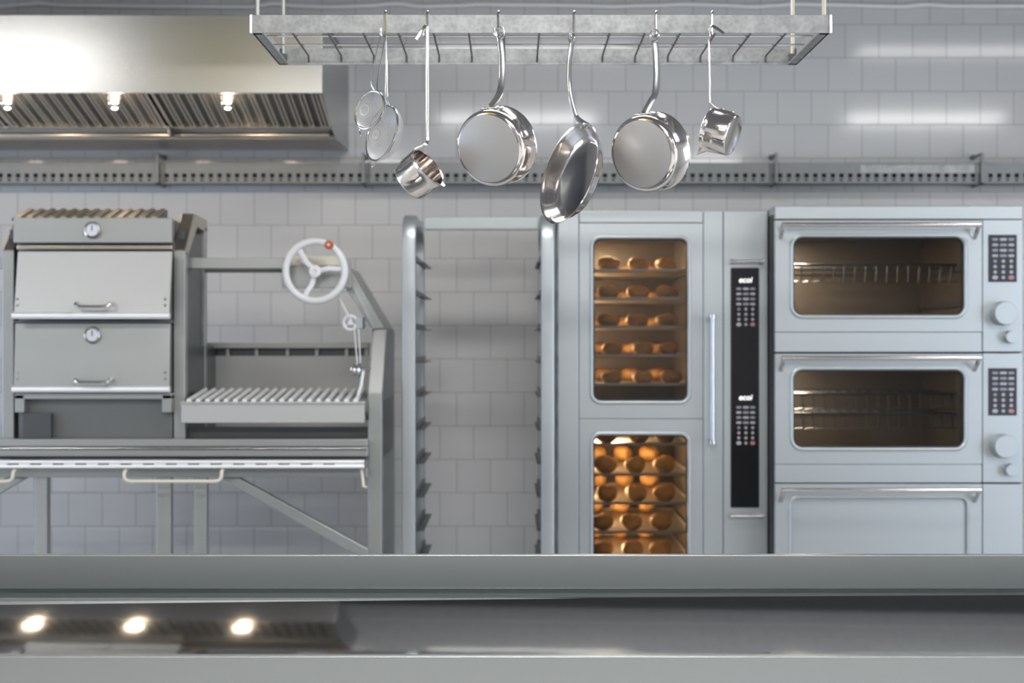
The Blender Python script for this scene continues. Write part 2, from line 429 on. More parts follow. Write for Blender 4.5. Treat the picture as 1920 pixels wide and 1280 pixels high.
for k, lx in enumerate((14, 215, 427, -190)):
    d = 5.86; x = X(lx, d); z0 = Z(170, d)
    g = MB(); g.cyl((x, d, z0+.004), (x, d, z0+.045), .017); lamp = g.build('lamp_holder', DARKST, hd)
    prof = [(.028, 0), (.028, -.045)]+[(.028*math.cos(q), -.047-.028*math.sin(q)) for q in [PI/2*j/8 for j in range(9)]]
    MB().lathe(prof, 24, Matrix.Translation((x, d, z0))).build('glass_globe', LGLASS, lamp)
    prof = [(0, 0), (.0145, 0), (.0145, -.008), (.0145, -.045)]+[(.0145*math.cos(q), -.046-.006*math.sin(q)) for q in [PI/2*j/6 for j in range(7)]]
    MB().lathe(prof, 16, Matrix.Translation((x, d, z0))).build('bulb', BULBM, lamp)
    pd = bpy.data.lights.new('hood_bulb_light', 'POINT'); pd.energy = 1.9; pd.color = (1,.80,.58); pd.shadow_soft_size = .03
    po = bpy.data.objects.new('hood_bulb_light', pd); COL.objects.link(po); po.location = (x, d, z0-.09)

# ------------------------------------------------------------------ conduit along the wall
pts = [(-200,9),(0,12),(40,9),(70,6.5),(125,10),(300,12),(470,13),(490,10),(507,7),(560,11),(615,13),(680,11),(742,7),(790,12),
       (860,10),(900,8),(960,9),(1030,9.5),(1080,10.5),(1150,12),(1230,10),(1285,8),(1360,10),(1412,12.5),(1455,10),(1490,7.5),(1560,9),(1690,12),(1735,8.5),(1785,11),(1930,11),(2200,10)]
P = []
for i in range(len(pts)-1):
    for j in range(4):
        t_ = j/4; s_ = t_*t_*(3-2*t_)
        P.append((X(pts[i][0]+(pts[i+1][0]-pts[i][0])*t_, 6.685), 6.685, Z(pts[i][1]+(pts[i+1][1]-pts[i][1])*s_, 6.685)))
tag(MB().tube(P, .0095, 10).build('wall_cable', CABLEM), 'thin pale wavy cable running along the top of the tiled wall', 'cable')

# ------------------------------------------------------------------ perforated cable tray
TD0, TD1 = 6.58, 6.685; tz0, tz1 = Z(343, TD0), Z(305, TD0)
tr = thing('cable_tray', 'perforated grey metal cable tray running along the tiled wall on brackets', 'cable tray', (0, 6.63, tz0))
TX0, TX1 = -2.9, 3.3
g = MB()
def zr_(py): return Z(py, TD0)
for a, b_ in ((305, 325), (333, 335.5), (339, 343)): g.box(TX0, TX1, TD0, TD0+.003, zr_(b_), zr_(a))
x = TX0
while x < TX1:
    g.box(x, x+.019, TD0, TD0+.003, zr_(333), zr_(325)); g.box(x-.004, x+.021, TD0, TD0+.003, zr_(339), zr_(335.5)); x += .0386
g.box(TX0, TX1, TD0+.003, TD1, tz0, tz0+.003); g.box(TX0, TX1, TD1-.003, TD1, tz0, tz1-.03)
g.build('tray', TRAYGALV, tr)
MB().box(TX0, TX1, TD0+.02, TD1-.02, tz0+.004, zr_(322)).build('hole_shade', DARK, tr)  # dark box behind the holes, standing in for the shade inside the tray
MB().box(X(1612,TD0), X(1842,TD0), TD0-.004, TD0, zr_(325), zr_(309)).build('splice_plate', GALV, tr, .001)
for bx in (295, 681, 1456, 1842, 1069, -85):
    xb = X(bx, 6.56); g = MB()
    g.box(xb-.006, xb+.006, TD0-.022, TD0-.006, tz0-.010, Z(287, 6.56))
    g.tube([(xb, TD0-.016, Z(288, 6.56)), (xb, WY-.003, Z(288, 6.56))], .006, 10)
    g.box(xb-.006, xb+.006, TD0-.022, WY-.003, tz0-.010, tz0-.001)
    g.build('bracket', TRAYGALV, tr, .001)
    MB().cyl((xb, WY-.012, Z(288, 6.56)), (xb, WY-.003, Z(288, 6.56)), .012).build('wall_boss', DARKST, tr)
    xj = xb-math.copysign(.022, xb); MB().box(xj-.006, xj+.006, TD0-.005, TD0-.0005, tz0-.006, tz1).build('dark_tray_strip', DARKST, tr)  # narrow dark upright strip on the tray face beside each bracket

# ------------------------------------------------------------------ hanging pot rack
RD0, RD1 = 3.90, 4.35
rx0, rx1 = -.678, .829; rz0, rz1 = 2.205, 2.2525
pr = thing('pot_rack', 'galvanised rectangular pot rack hanging from the ceiling on four rods', 'pot rack', (0, 4.1, 2.2))
MB().box(rx0, rx1, RD0, RD0+.004, rz0, rz1).build('front_bar', GALV, pr, .0008)
MB().box(rx0+.004, rx1-.004, RD1-.004, RD1, rz0, rz1).build('back_bar', GALV, pr, .0008)
for s_, x in ((1, rx0), (-1, rx1)):
    g = MB(); g.box(x, x+s_*.004, RD0+.004, RD1, rz0, rz1); g.box(x, x+s_*.028, RD0+.004, RD1-.004, rz0, rz0+.003)
    g.build('side_bar', GALV, pr)
    MB().box(x-s_*.0065, x, RD0-.003, RD0+.02, rz0, rz1).build('corner_strap', CHROME, pr, .0006)
    for dd, xx in ((RD0+.010, x+s_*.012), (RD1-.010, x+s_*.013)):
        MB().cyl((xx, dd, rz0+.012), (xx, dd, CZ), .0058, 12).build('hanger_rod', CREAM if s_ < 0 else FRAME, pr)
        MB().box(xx-.012, xx+.012, dd-.006 if dd < 4 else dd-.008, dd+.008, rz0, rz0+.03).build('rod_clamp', DARKST if dd > 4 else GALV, pr)
for dd in (4.09, 4.21):
    MB().cyl((rx0+.002, dd, 2.236), (rx1-.002, dd, 2.236), .0028, 8).build('long_rod', CHROME, pr)
for k in range(15):
    x = X(579.5+61.1*k, RD1)
    MB().tube([(x, RD0+.003, 2.230), (x, RD1-.012, 2.230), (x, RD1-.007, 2.222), (x, RD1-.006, 2.212)], .0027, 8).build('cross_rod', DARKST, pr)

# s-hooks over the front bar
HK = [722, 801, 934, 1076, 1230, 1335]
hl = ['the two strainers', 'the tall handled cup hanging lower', 'the big saucepan with grey matt base', 'the frying pan', 'the saucepan with hazy domed base', 'the small cup with thin long handle']
def hook_mesh(x):
    g = MB(); P = []
    zt2 = rz1+.0035
    P.append((x+.003, RD0+.010, rz1-.016)); P.append((x+.003, RD0+.010, zt2-.002))
    for j in range(1, 8):
        q = PI*j/8; P.append((x+.003*math.cos(q/2), RD0+.0015+.0075*math.cos(q), zt2+.0055*math.sin(q)))
    P.append((x, RD0-.0065, zt2-.004)); P.append((x, RD0-.0065, 2.201))
    for j in range(1, 8):
        q = PI*j/8; P.append((x-.0065*(1-math.cos(q))/2*1.5, RD0-.0145+.008*math.cos(q), 2.200-.0085*math.sin(q)))
    P.append((x-.0098, RD0-.0225, 2.206)); P.append((x-.0098, RD0-.0225, 2.213))
    return g.tube(P, .0030, 10)
for hx, w_ in zip(HK, hl):
    tag(hook_mesh(X(hx, RD0-.006)).build('hook', CHROME), 'small steel s-hook over the rack front, carrying '+w_, 'hook', 'hooks on the pot rack')

# ------------------------------------------------------------------ utensils
def axis_matrix(center, axis, up):
    """local z -> axis, local y as near to up as possible"""
    z = Vector(axis).normalized(); u = Vector(up); u = (u-z*u.dot(z)).normalized(); x = u.cross(z)
    M = Matrix((x, u, z)).transposed().to_4x4(); M.translation = Vector(center); return M
def smooth_path(P, n=6):
    P = [Vector(p) for p in P]; out = []
    for i in range(len(P)-1):
        p0 = P[max(i-1,0)]; p1 = P[i]; p2 = P[i+1]; p3 = P[min(i+2, len(P)-1)]
        for j in range(n):
            t = j/n
            out.append(.5*((2*p1)+(-p0+p2)*t+(2*p0-5*p1+4*p2-p3)*t*t+(-p0+3*p1-3*p2+p3)*t**3))
    out.append(P[-1]); return out
def W(px, py, d): return (X(px,d), d, Z(py,d))

def saucepan(bx, by, yaw, pitch, label, hook_px, hpath, dbase=3.80):
    c = Vector(W(bx, by, dbase))
    ax = Vector((math.sin(yaw)*math.cos(pitch), math.cos(yaw)*math.cos(pitch), math.sin(pitch)))
    R, H = .0985, .074
    M = axis_matrix(c, ax, (0,0,1))
    t = thing('saucepan', label, 'saucepan', tuple(c))
    prof = [(.0, 0.0), (R-.011, 0.0), (R-.007, .0012), (R-.004, .0035), (R-.0015, .0075), (R-.0003, .012), (R, .020), (R, H-.003), (R+.003, H), (R+.001, H+.0015), (R-.002, H-.002), (R-.002, .02), (R-.01, .009), (0, .007)]
    MB().lathe(prof[1:], 72, M).build('pot', PAN, t, sharp=60)
    MB().lathe([(0, -.0010), (R-.016, -.0010), (R-.012, .0)], 72, M).build('base_disc', PANB, t)
    # handle: bracket on the wall near the rim, then the strip
    at = M @ Vector((0, R+.001, H*.45))
    P = [at]+[Vector(W(*p)) for p in hpath]
    g = MB(); g.tube(smooth_path(P), .004, 12, flat=(.0175, .0055, (.45, -1, 0)))
    end = P[-1]
    lp = [end+Vector((.0105*math.sin(q)+.001, -.003*math.sin(q), .0125-.0150*math.cos(q))) for q in [2*PI*j/20 for j in range(20)]]
    g.tube(lp, .0030, 8, closed=True)
    g.build('handle', CHROME, t)
    g = MB(); Mb = M @ Matrix.Translation((0, R+.0012, H*.45)); g.box(-.024, .024, -.0035, .001, -.010, .010, Mb)
    g.build('handle_bracket', PAN, t, .003)
    for s_ in (-1, 1):
        MB().tube([tuple(Mb @ Vector((s_*.017, 0, 0))), tuple(Mb @ Vector((s_*.017, .004, 0)))], .0042, 10).build('rivet', CHROME, t)
    return t
saucepan(916, 279, math.radians(29), math.radians(14.6), 'large saucepan with grey matt base hanging from the rack beside the tall handled cup', 934,
         [(931,186,3.84),(938,170,3.86),(941,145,3.87),(941,110,3.875),(938,80,3.876),(937,71,3.877)])
saucepan(1203, 289, math.radians(38), math.radians(12), 'saucepan with hazy domed base hanging between the frying pan and the thin handled cup', 1230,
         [(1219,192,3.84),(1228,175,3.86),(1231,145,3.87),(1230,110,3.875),(1228,84,3.876),(1227,76,3.877)])

# frying pan, inside towards the camera and turned away
c = Vector(W(1067, 325, 3.87))
n_ = Vector((-.86, -.46, .26)).normalized()
t = thing('frying_pan', 'polished steel frying pan hanging with its inside showing between two saucepans', 'frying pan', tuple(c))
M = axis_matrix(c, n_, (.32, 0, .95)); R = .134
prof = [(0,-.038),(R*.70,-.038),(R*.79,-.034),(R*.86,-.024),(R*.94,-.008),(R,0),(R+.003,.001),(R+.002,.003),(R-.002,.0015),(R*.93,-.0075),(R*.84,-.023),(R*.77,-.031),(R*.69,-.0350),(0,-.0352)]
MB().lathe(prof, 80, M).build('pan_body', PAN, t, sharp=60)
at = M @ Vector((.0, R*.99, -.012))
P = [at, Vector(W(1083,222,3.87)), Vector(W(1076,205,3.87)), Vector(W(1070,180,3.87)), Vector(W(1067,150,3.875)), Vector(W(1068,115,3.878)), Vector(W(1071,88,3.877)), Vector(W(1072,80,3.877))]
g = MB(); g.tube(smooth_path(P), .004, 12, flat=(.0150, .0050, (1,-.9,0)))
e_ = P[-1]; g.tube([e_+Vector((.006*math.sin(q), -.006*math.sin(q), .0115-.0125*math.cos(q))) for q in [2*PI*j/20 for j in range(20)]], .003, 8, closed=True)
g.build('handle', CHROME, t)
for s_ in (-.016, .016):
    q0 = M @ Vector((s_, R*.955, -.003)); MB().tube([q0, q0-(M.to_3x3() @ Vector((0,.008,0)))*.7], .0042, 10).build('rivet', CHROME, t)

# cups with spout
def cup(cx, cy, ax, up, label, hpath, R=.0525, H=.073, depth=3.86, spout_a=-PI/2, strip=(.0095,.0028,(0,-1,0)), tip=None, rear=False):
    """c = centre of the cup, axis points out of the opening, local +y carries the handle"""
    c0 = Vector(W(cx, cy, depth)); M = axis_matrix(c0, ax, up) @ Matrix.Translation((0,0,-H/2))
    t = thing('measuring_cup', label, 'cup', tuple(c0))
    vs = []; fs = []; n = 64; prof = [(.0,0),(R-.006,0),(R-.002,.002),(R,.006),(R,H*.6),(R,H*.8),(R,H),(R+.0016,H+.001),(R-.0012,H),(R-.0012,H*.8),(R-.0012,.004),(0,.003)]
    m_ = len(prof)
    for k in range(n):
        a = 2*PI*k/n; da = (a-spout_a+PI)%(2*PI)-PI
        for r_, h in prof:
            k2 = max(0, (h-H*.72)/(H*.28)); sp = .019*k2*math.exp(-(da/.17)**2) if r_ > .01 else 0
            vs.append(((r_+sp)*math.cos(a), (r_+sp)*math.sin(a), h+sp*.25))
    for k in range(n):
        for i in range(m_-1):
            a = k*m_+i; b_ = ((k+1)%n)*m_+i
            if prof[i][0] < 1e-6: fs.append((a, b_+1, a+1))
            elif prof[i+1][0] < 1e-6: fs.append((a, b_, a+1))
            else: fs.append((a,b_,b_+1,a+1))
    MB().add(vs, fs, True, M).build('cup_body', PAN, t, sharp=60)
    at = M @ Vector((0, R+.002, H*.25)); at2 = M @ Vector((0, R+.003, H*.98))
    P = [at, at2]+[Vector(W(*p)) for p in hpath]
    g = MB(); g.tube(P[:2], .002, 12, flat=(.018, .0022, tuple(M.to_3x3() @ Vector((0,1,0)))))
    g.tube([P[1]]+smooth_path(P[1:]), .002, 12, flat=strip)
    if tip: g.tube(smooth_path([Vector(W(*p)) for p in tip]), .002, 12, flat=(.0085, .0024, (.3,-1,.2)))
    g.build('handle', CHROME, t)
    for h_ in (.35, .75):
        q0 = M @ Vector((0, R+.003, H*h_)); MB().tube([q0, q0+(M.to_3x3() @ Vector((0,.003,0)))], .0032, 10).build('rivet', CHROME, t)
    return t
cup(784, 328, (.72, -.40, .57), (-.45, 0, .9), 'steel cup with spout and straight flat handle, hanging beside the strainers', 
    [(799,270,3.85),(801,262,3.86),(801,200,3.868),(801,130,3.872),(801,60,3.876),(800,50,3.876)],
    spout_a=-PI/2, strip=(.0085,.0025,(0,-1,0)), tip=[(800,50,3.876),(796,50,3.87),(790,60,3.865),(781,74,3.862)])
cup(1352, 248, (-.80, .42, .30), (.35, 0, .93), 'small steel cup on a thin long handle, last on the rack near the deck oven',
    [(1333,193,3.875),(1331,186,3.876),(1331,150,3.878),(1330,110,3.878),(1329,72,3.878),(1331,54,3.872)], R=.054, H=.070,
    spout_a=-PI/2, strip=(.0045,.0022,(0,-1,0)), tip=[(1331,54,3.872),(1335,49,3.868),(1345,54,3.862),(1357,63,3.857)])

# strainers
def strainer(cx, cy, n, up, R, label, wires, d):
    c0 = Vector(W(cx, cy, d)); M = axis_matrix(c0, n, up)
    t = thing('strainer', label, 'strainer', tuple(c0), 'wire strainers on the pot rack')
    MB().tube([M @ Vector((R*math.cos(2*PI*k/48), R*math.sin(2*PI*k/48), 0)) for k in range(48)], .0030, 8, closed=True).build('rim', CHROME, t)
    prof = [(R*math.cos(q), -R*.62*math.sin(q)) for q in [PI/2*j/12 for j in range(13)]]
    prof[-1] = (0, prof[-1][1])
    MB().lathe(prof, 48, M).build('wire_bowl', MESHM, t)
    g = MB()
    for wpts, off in wires:
        g.tube(smooth_path([M @ Vector((off, R, 0))]+[Vector(W(*p)) for p in wpts], 4), .0014, 8)
    g.build('wire_handle', CHROME, t)
    q = []
    for j in range(13):
        a = PI*j/12; q.append(M @ Vector((.012*math.cos(a), -R-.003-.016*math.sin(a)*(1-.35*math.sin(a*2)**2), 0)))
    MB().tube(q, .0014, 8).build('rest_loop', CHROME, t)
    return t
strainer(693, 206, (-.62, -.76, .22), (.32, 0, .95), .0505, 'smaller round wire mesh strainer hanging in front of the larger strainer',
         [([(695,150,3.84),(704,105,3.855),(713,68,3.868)], -.006), ([(708,150,3.84),(716,105,3.855),(723,68,3.868)], .006)], 3.83)
strainer(716, 250, (-.78, -.56, .22), (.30, 0, .95), .0735, 'larger oval-looking wire mesh strainer hanging behind the smaller strainer',
         [([(723,180,3.875),(724,120,3.876),(722,69,3.874)], -.004), ([(727,180,3.875),(726,120,3.876),(724,69,3.874)], .004)], 3.875)

# ------------------------------------------------------------------ tray trolley (rack on wheels)
SD0, SD1 = 5.55, 6.15
sx0, sx1 = X(753, SD0), X(1040, SD0); sw = .052
sr = thing('tray_trolley', 'tall empty steel tray trolley standing between the grill and the bread oven', 'trolley', ((sx0+sx1)/2, 5.85, 0))
for xx in (sx0+sw/2, sx1-sw/2):
    zt2 = Z(412, 5.62)
    P = [(xx, SD0+.026, .17)]+[(xx, SD0+.026, z) for z in (.6, 1.0, 1.4, 1.7)]
    rb = .10
    for j in range(0, 9):
        q = PI/2*j/8; P.append((xx, SD0+.026+rb*(1-math.cos(q)), zt2-rb+rb*math.sin(q)))
    for j in range(0, 9):
        q = PI/2*(8-j)/8; P.append((xx, SD1-.026-rb*(1-math.cos(q)), zt2-rb+rb*math.sin(q)))
    P += [(xx, SD1-.026, z) for z in (1.7, 1.4, 1.0, .6, .17)]
    g = MB(); g.tube(P, .02, 16, flat=(.045, sw, (1,0,0))); g.build('side_frame', OVENST, sr)
MB().box(sx0+sw, sx1-sw, SD1-.05, SD1-.005, Z(431, 6.12), Z(408, 6.12)).build('top_bar', OVENST, sr, .003)
MB().box(sx0+sw, sx1-sw, SD1-.05, SD1-.01, .22, .26).build('bottom_bar', OVENST, sr, .003)
MB().box(sx0+sw, sx1-sw, SD0+.01, SD0+.05, .22, .26).build('bottom_bar', OVENST, sr, .003)
zr = Z(496, 5.75)
for k in range(13):
    z = zr-.1255*k
    for s_, xx in ((1, sx0+sw), (-1, sx1-sw)):
        g = MB(); g.box(xx-s_*.003, xx+s_*.004, SD0+.03, SD1-.03, z, z+.022); g.box(xx, xx+s_*(.030 if s_ > 0 else .014), SD0+.03, SD1-.03, z, z+.003)
        g.build('runner', DARKST, sr)
for xx in (sx0+sw/2, sx1-sw/2):
    for yy in (SD0+.03, SD1-.03):
        g = MB(); g.cyl((xx-.016, yy, .06), (xx+.016, yy, .06), .06, 28); o = g.build('wheel', RUBBER, sr)
        g = MB(); g.box(xx-.022, xx-.017, yy-.02, yy+.02, .06, .15); g.box(xx+.017, xx+.022, yy-.02, yy+.02, .06, .15); g.box(xx-.022, xx+.022, yy-.025, yy+.025, .15, .172)
        g.build('caster_fork', CHROME, sr)

# ------------------------------------------------------------------ shared oven helpers
def keypad(parent, x0, x1, y0, y1, D, panel=True):
    if panel: kp = MB().box(x0, x1, D-.003, D, y0, y1).build('keypad', KPANEL, parent, .0005); base = D-.003
    else: kp = parent; base = D
    w, h = x1-x0, y1-y0; cols = [x0+w*.23, x0+w*.52, x0+w*.80]
    def pill(cx, cz, pw, ph, mat):
        MB().prism(rrect(cx-pw/2, cx+pw/2, cz-ph/2, cz+ph/2, min(pw,ph)*.49, 4), 'y', base-.0012, base).build('key', mat, kp)
    for r_ in range(4):
        z = y1-h*(.10+.115*r_)
        for i, cx in enumerate(cols): pill(cx, z, w*(.25 if i == 1 else .21), h*.055, KEYW if (r_+i) % 2 else KEYM)
    for r_ in range(4):
        z = y1-h*(.56+.115*r_)
        for i, cx in enumerate(cols):
            if r_ == 3 and i != 1: pill(cx, z, w*.20, h*.085, KEYR if i == 2 else KEYW)
            else: pill(cx, z, w*.12, w*.12, KEYM if (r_ == 0 and i == 0) else KEYW)

# ------------------------------------------------------------------ bread oven (two glazed doors, control column)
OD = 5.70; ob = WY-.04
ox0, ox1 = X(1046, OD), X(1440, OD); otop = Z(395, OD)
bo = thing('bread_oven', 'tall stainless oven with two glazed doors full of baking buns', 'oven', ((ox0+ox1)/2, 6.1, 0))
dx0, dx1 = X(1086, OD), X(1318, OD)
sz = Z(785, OD)
# carcass, hollow behind the doors
ix0, ix1, iy0, iy1 = X(1092, OD), X(1312, OD), OD+.03, 6.62
g = MB(); g.box(ox0, ix0, OD+.022, ob, .1, otop); g.box(ix1, ox1, OD+.022, ob, .1, otop); g.box(ix0, ix1, iy1, ob, .1, otop)
g.box(ix0, ix1, OD+.022, iy1, otop-.06, otop); g.box(ix0, ix1, OD+.022, iy1, .1, .22)
g.build('cabinet', OVENST, bo, .003)
g = MB(); g.box(ix0+.0005, ix0+.004, iy0, iy1, .22, otop-.06); g.box(ix1-.004, ix1-.0005, iy0, iy1, .22, otop-.06); g.box(ix0, ix1, iy1-.004, iy1-.0005, .22, otop-.06)
g.box(ix0, ix1, iy0, iy1, otop-.065, otop-.0605); g.box(ix0, ix1, iy0, iy1, sz-.012, sz+.012); g.box(ix0, ix1, iy0, iy1, .2205, .225)
g.build('cavity_lining', OVENIN, bo)
MB().box(ox0, dx0-.002, OD, OD+.022, .1, otop).build('hinge_column', OVENST, bo, .004)
MB().box(dx1+.002, X(1355.5,OD), OD, OD+.022, .1, otop).build('handle_column', OVENST, bo, .003)
MB().box(X(1356.5,OD), ox1, OD, OD+.022, .1, otop).build('control_column', OVENST, bo, .004)
MB().box(dx0, dx1, OD-.002, OD+.022, Z(417.5, OD), otop).build('header', OVENST, bo, .003)
MB().box(ox0+.05, ox1-.05, OD+.05, ob-.05, 0, .1).build('plinth', DARKST, bo)
def win_door(x0, x1, z0, z1, wx0, wx1, wz0, wz1, D, parent, name, gl, mat, r=.03):
    d_ = MB(); plate_with_hole(d_, x0, x1, z0, z1, rrect(wx0, wx1, wz0, wz1, r), D, D+.028); o = d_.build(name, mat, parent, .0012)
    # pressed rim round the glass
    pth = rrect(wx0-.006, wx1+.006, wz0-.006, wz1+.006, r+.006, 8)
    MB().tube([(p[0], D+.001, p[1]) for p in pth], .0075, 12, closed=True).build('window_rim', mat, o)
    gk = MB(); n = len(rrect(0,1,0,1,.1))
    plate_with_hole(gk, wx0-.008, wx1+.008, wz0-.008, wz1+.008, rrect(wx0+.006, wx1-.006, wz0+.006, wz1-.006, r*.85), D+.010, D+.013)
    gk.build('gasket', GASKET, o)
    MB().prism(rrect(wx0-.003, wx1+.003, wz0-.003, wz1+.003, r), 'y', D+.015, D+.018).build('window_glass', gl, o)
    return o
w0, w1 = X(1112, OD), X(1289.5, OD)
ud = win_door(dx0, dx1, sz+.001, Z(418.5, OD), w0, w1, Z(751.5, OD), Z(447, OD), OD, bo, 'upper_door', GLASS, OVENST)
ld = win_door(dx0, dx1, .12, sz-.001, w0, w1, Z(1135, OD), Z(815, OD), OD, bo, 'lower_door', GLASS, OVENST)
def bar_handle(parent, p0, p1, D, out, r, name='handle', mat=CHROME, ends=.007):
    g = MB(); a, b_ = Vector(p0), Vector(p1); u = (b_-a).normalized()
    g.tube([a, b_], r, 12)
    for q in (a+u*.012, b_-u*.012): g.tube([q, q+Vector((0, out, 0))], r*.9, 10)
    for q, s_ in ((a, -1), (b_, 1)): g.tube([q-u*s_*.008, q+u*s_*.004], r*1.45, 12)
    return g.build(name, mat, parent)
bar_handle(bo, (X(1336,OD-.05), OD-.05, Z(830,OD-.05)), (X(1336,OD-.05), OD-.05, Z(592,OD-.05)), OD, .05, .0085, 'door_handle')
for py in (490, 967):
    bar_handle(bo, (X(1371,OD-.02), OD-.02, Z(py,OD-.02)), (X(1430,OD-.02), OD-.02, Z(py,OD-.02)), OD, .02, .006, 'rail_handle')
cp = MB().prism(rrect(X(1370,OD), X(1423,OD), Z(951,OD), Z(502,OD), .004, 3), 'y', OD-.004, OD).build('control_screen', BLACKGL, bo)
for y0, y1 in ((533, 616), (755, 838)): keypad(cp, X(1374.5,OD), X(1420,OD), Z(y1,OD), Z(y0,OD), OD-.004, False)
def text(body, x, y, z, size, mat, parent, name='logo', shear=.2):
    cu = bpy.data.curves.new(name, 'FONT'); cu.body = body; cu.size = size; cu.align_x = 'CENTER'; cu.align_y = 'CENTER'
    cu.extrude = .0004; cu.shear = shear; cu.offset = size*.02; cu.materials.append(mat)
    tmp = bpy.data.objects.new('tmp', cu); me = bpy.data.meshes.new_from_object(tmp); bpy.data.objects.remove(tmp)
    o = bpy.data.objects.new(name, me); COL.objects.link(o); o.parent = parent
    if not me.materials: me.materials.append(mat)
    off = Vector((0,0,0)); q = parent
    while q is not None: off += q.location; q = q.parent
    o.location = Vector((x, y, z))-off; o.rotation_euler = (PI/2, 0, 0); return o
for py in (525, 745): text('ecoi', X(1397,OD), OD-.0046, Z(py,OD), .030, LOGO, cp)
# oven lamps on the hinge side of each cavity
for z0, z1, pw in ((Z(745,5.8), Z(452,5.8), 19), (.3, Z(818,5.8), 40)):
    zc = (z0+z1)/2
    MB().box(ix0+.004, ix0+.008, 6.09, 6.14, z0+.03, z1-.03).build('oven_lamp', WARML, bo, .001)
    area('oven_lamp_light', (ix0+.016, 6.115, zc), (PI/2, 0, -PI/2), .04, (z1-z0)*.95, pw, (1,.66,.34))
# roof lamp of each cavity
for z1, pw in ((otop-.066, 9.0), (sz-.013, 11)):
    area('oven_roof_light', (ix0+.12, 6.1, z1-.01), (0,0,0), .10, .10, pw, (1,.74,.45))
    MB().box(ix0+.08, ix0+.16, 6.06, 6.14, z1-.006, z1).build('roof_lamp', WARML, bo, .001)
# tray ladders
for xx, s_ in ((ix0+.007, 1), (ix1-.007, -1)):
    g = MB()
    for yy in (5.82, 6.56): g.box(xx-.003, xx+.003, yy-.006, yy+.006, .226, otop-.066)
    for py in (509, 562, 615.5, 669, 723, 835, 892, 946, 1000, 1053): g.box(xx-.003, xx+s_*.014, 5.80, 6.58, Z(py,5.79)-.004, Z(py,5.79)-.0003)
    g.build('tray_ladder', OVENIN, bo)

# trays and buns
def bun_mesh(seed):
    rnd = random.Random(seed); vs = []; fs = []; nu, nv = 28, 16
    ph = [rnd.uniform(0, 2*PI) for _ in range(4)]
    for j in range(nv+1):
        t_ = j/nv; a = t_*PI
        for i in range(nu):
            b_ = 2*PI*i/nu
            r_ = math.sin(a)**.72; z = -math.cos(a)
            rr = 1+.05*math.sin(2*b_+ph[0])+.04*math.sin(3*b_+ph[1])
            z = z*.5+.5; z = z**.85
            dent = .10*math.exp(-((math.cos(b_+ph[2])*r_)/.22)**2)*(z**2)
            vs.append((.0515*r_*rr*math.cos(b_), .0535*r_*rr*math.sin(b_), .056*(z-dent)*(1+.06*math.sin(b_+ph[3]))))
    for j in range(nv):
        for i in range(nu):
            a = j*nu+i; b_ = j*nu+(i+1)%nu
            fs.append((a, b_, b_+nu, a+nu))
    me = bpy.data.meshes.new('bun'); zmin = min(v[2] for v in vs)
    me.from_pydata([(x, y, z-zmin) for x, y, z in vs], [], fs)
    for p in me.polygons: p.use_smooth = True
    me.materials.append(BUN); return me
BM = [bun_mesh(s) for s in (1, 2, 3, 4)]
levels = [(509, 'upper', (1141,1197,1248)), (562, 'upper', (1141,1197,1250)), (615.5, 'upper', (1141,1195,1250)), (669, 'upper', (1148,1205,1255)), (723, 'upper', (1148,1204,1258)),
          (835, 'lower', (1137,1197,1247)), (892, 'lower', (1136,1191,1245)), (946, 'lower', (1138,1193,1246)), (1000, 'lower', (1130,1185,1239)), (1053, 'lower', (1131,1185,1238))]
ordn = ['top', 'second', 'third', 'fourth', 'fifth']
colw = ['hinge side', 'middle', 'control panel side']
tm = None
tx0, tx1, ty0, ty1 = ix0+.0125, ix1-.0125, 5.79, 6.59
cnt = {'upper': 0, 'lower': 0}
for py, dr, cx in levels:
    k = cnt[dr]; cnt[dr] += 1
    zt2 = Z(py, 5.79)
    if tm is None:
        tmid = Vector(((tx0+tx1)/2, (ty0+ty1)/2, 0)); g = MB()
        hx_, hy_ = (tx1-tx0)/2, (ty1-ty0)/2
        g.box(-hx_, hx_, -hy_, hy_, 0, .002)
        for a in ((-hx_, hx_, -hy_, -hy_+.003), (-hx_, hx_, hy_-.003, hy_), (-hx_, -hx_+.003, -hy_, hy_), (hx_-.003, hx_, -hy_, hy_)): g.box(*a, 0, .011)
        tm = g.build('baking_tray', TRAYM, None, .0008); tr_o = tm
    else:
        tr_o = tm.copy(); COL.objects.link(tr_o)
    tr_o.location = (tmid.x, tmid.y, zt2)
    tag(tr_o, f'flat metal baking tray with buns, {ordn[k]} tray behind the {dr} oven glass', 'baking tray', 'baking trays in the bread oven')
    for row, yy, dx_, rw in ((0, 5.87, 0, 'front'), (1, 6.48, -.002, 'back')):
        for c_ in range(3):
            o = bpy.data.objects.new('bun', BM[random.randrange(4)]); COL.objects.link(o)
            hh = (1.22 if dr == 'upper' else 1.5)
            s_ = random.uniform(.80, .86) if row == 0 else random.uniform(.74, .8)
            xw = min(max(X(cx[c_], 5.87)+dx_, tx0+.056), tx1-.056)
            o.location = (xw, yy+random.uniform(-.008, .008), zt2+.0025); o.rotation_euler = (0, 0, random.uniform(0, 2*PI)); o.scale = (s_, s_, s_*hh)
            tag(o, f'golden bun, {rw} row, {colw[c_]}, on the {ordn[k]} tray behind {dr} oven glass', 'bun', 'buns baking in the bread oven')

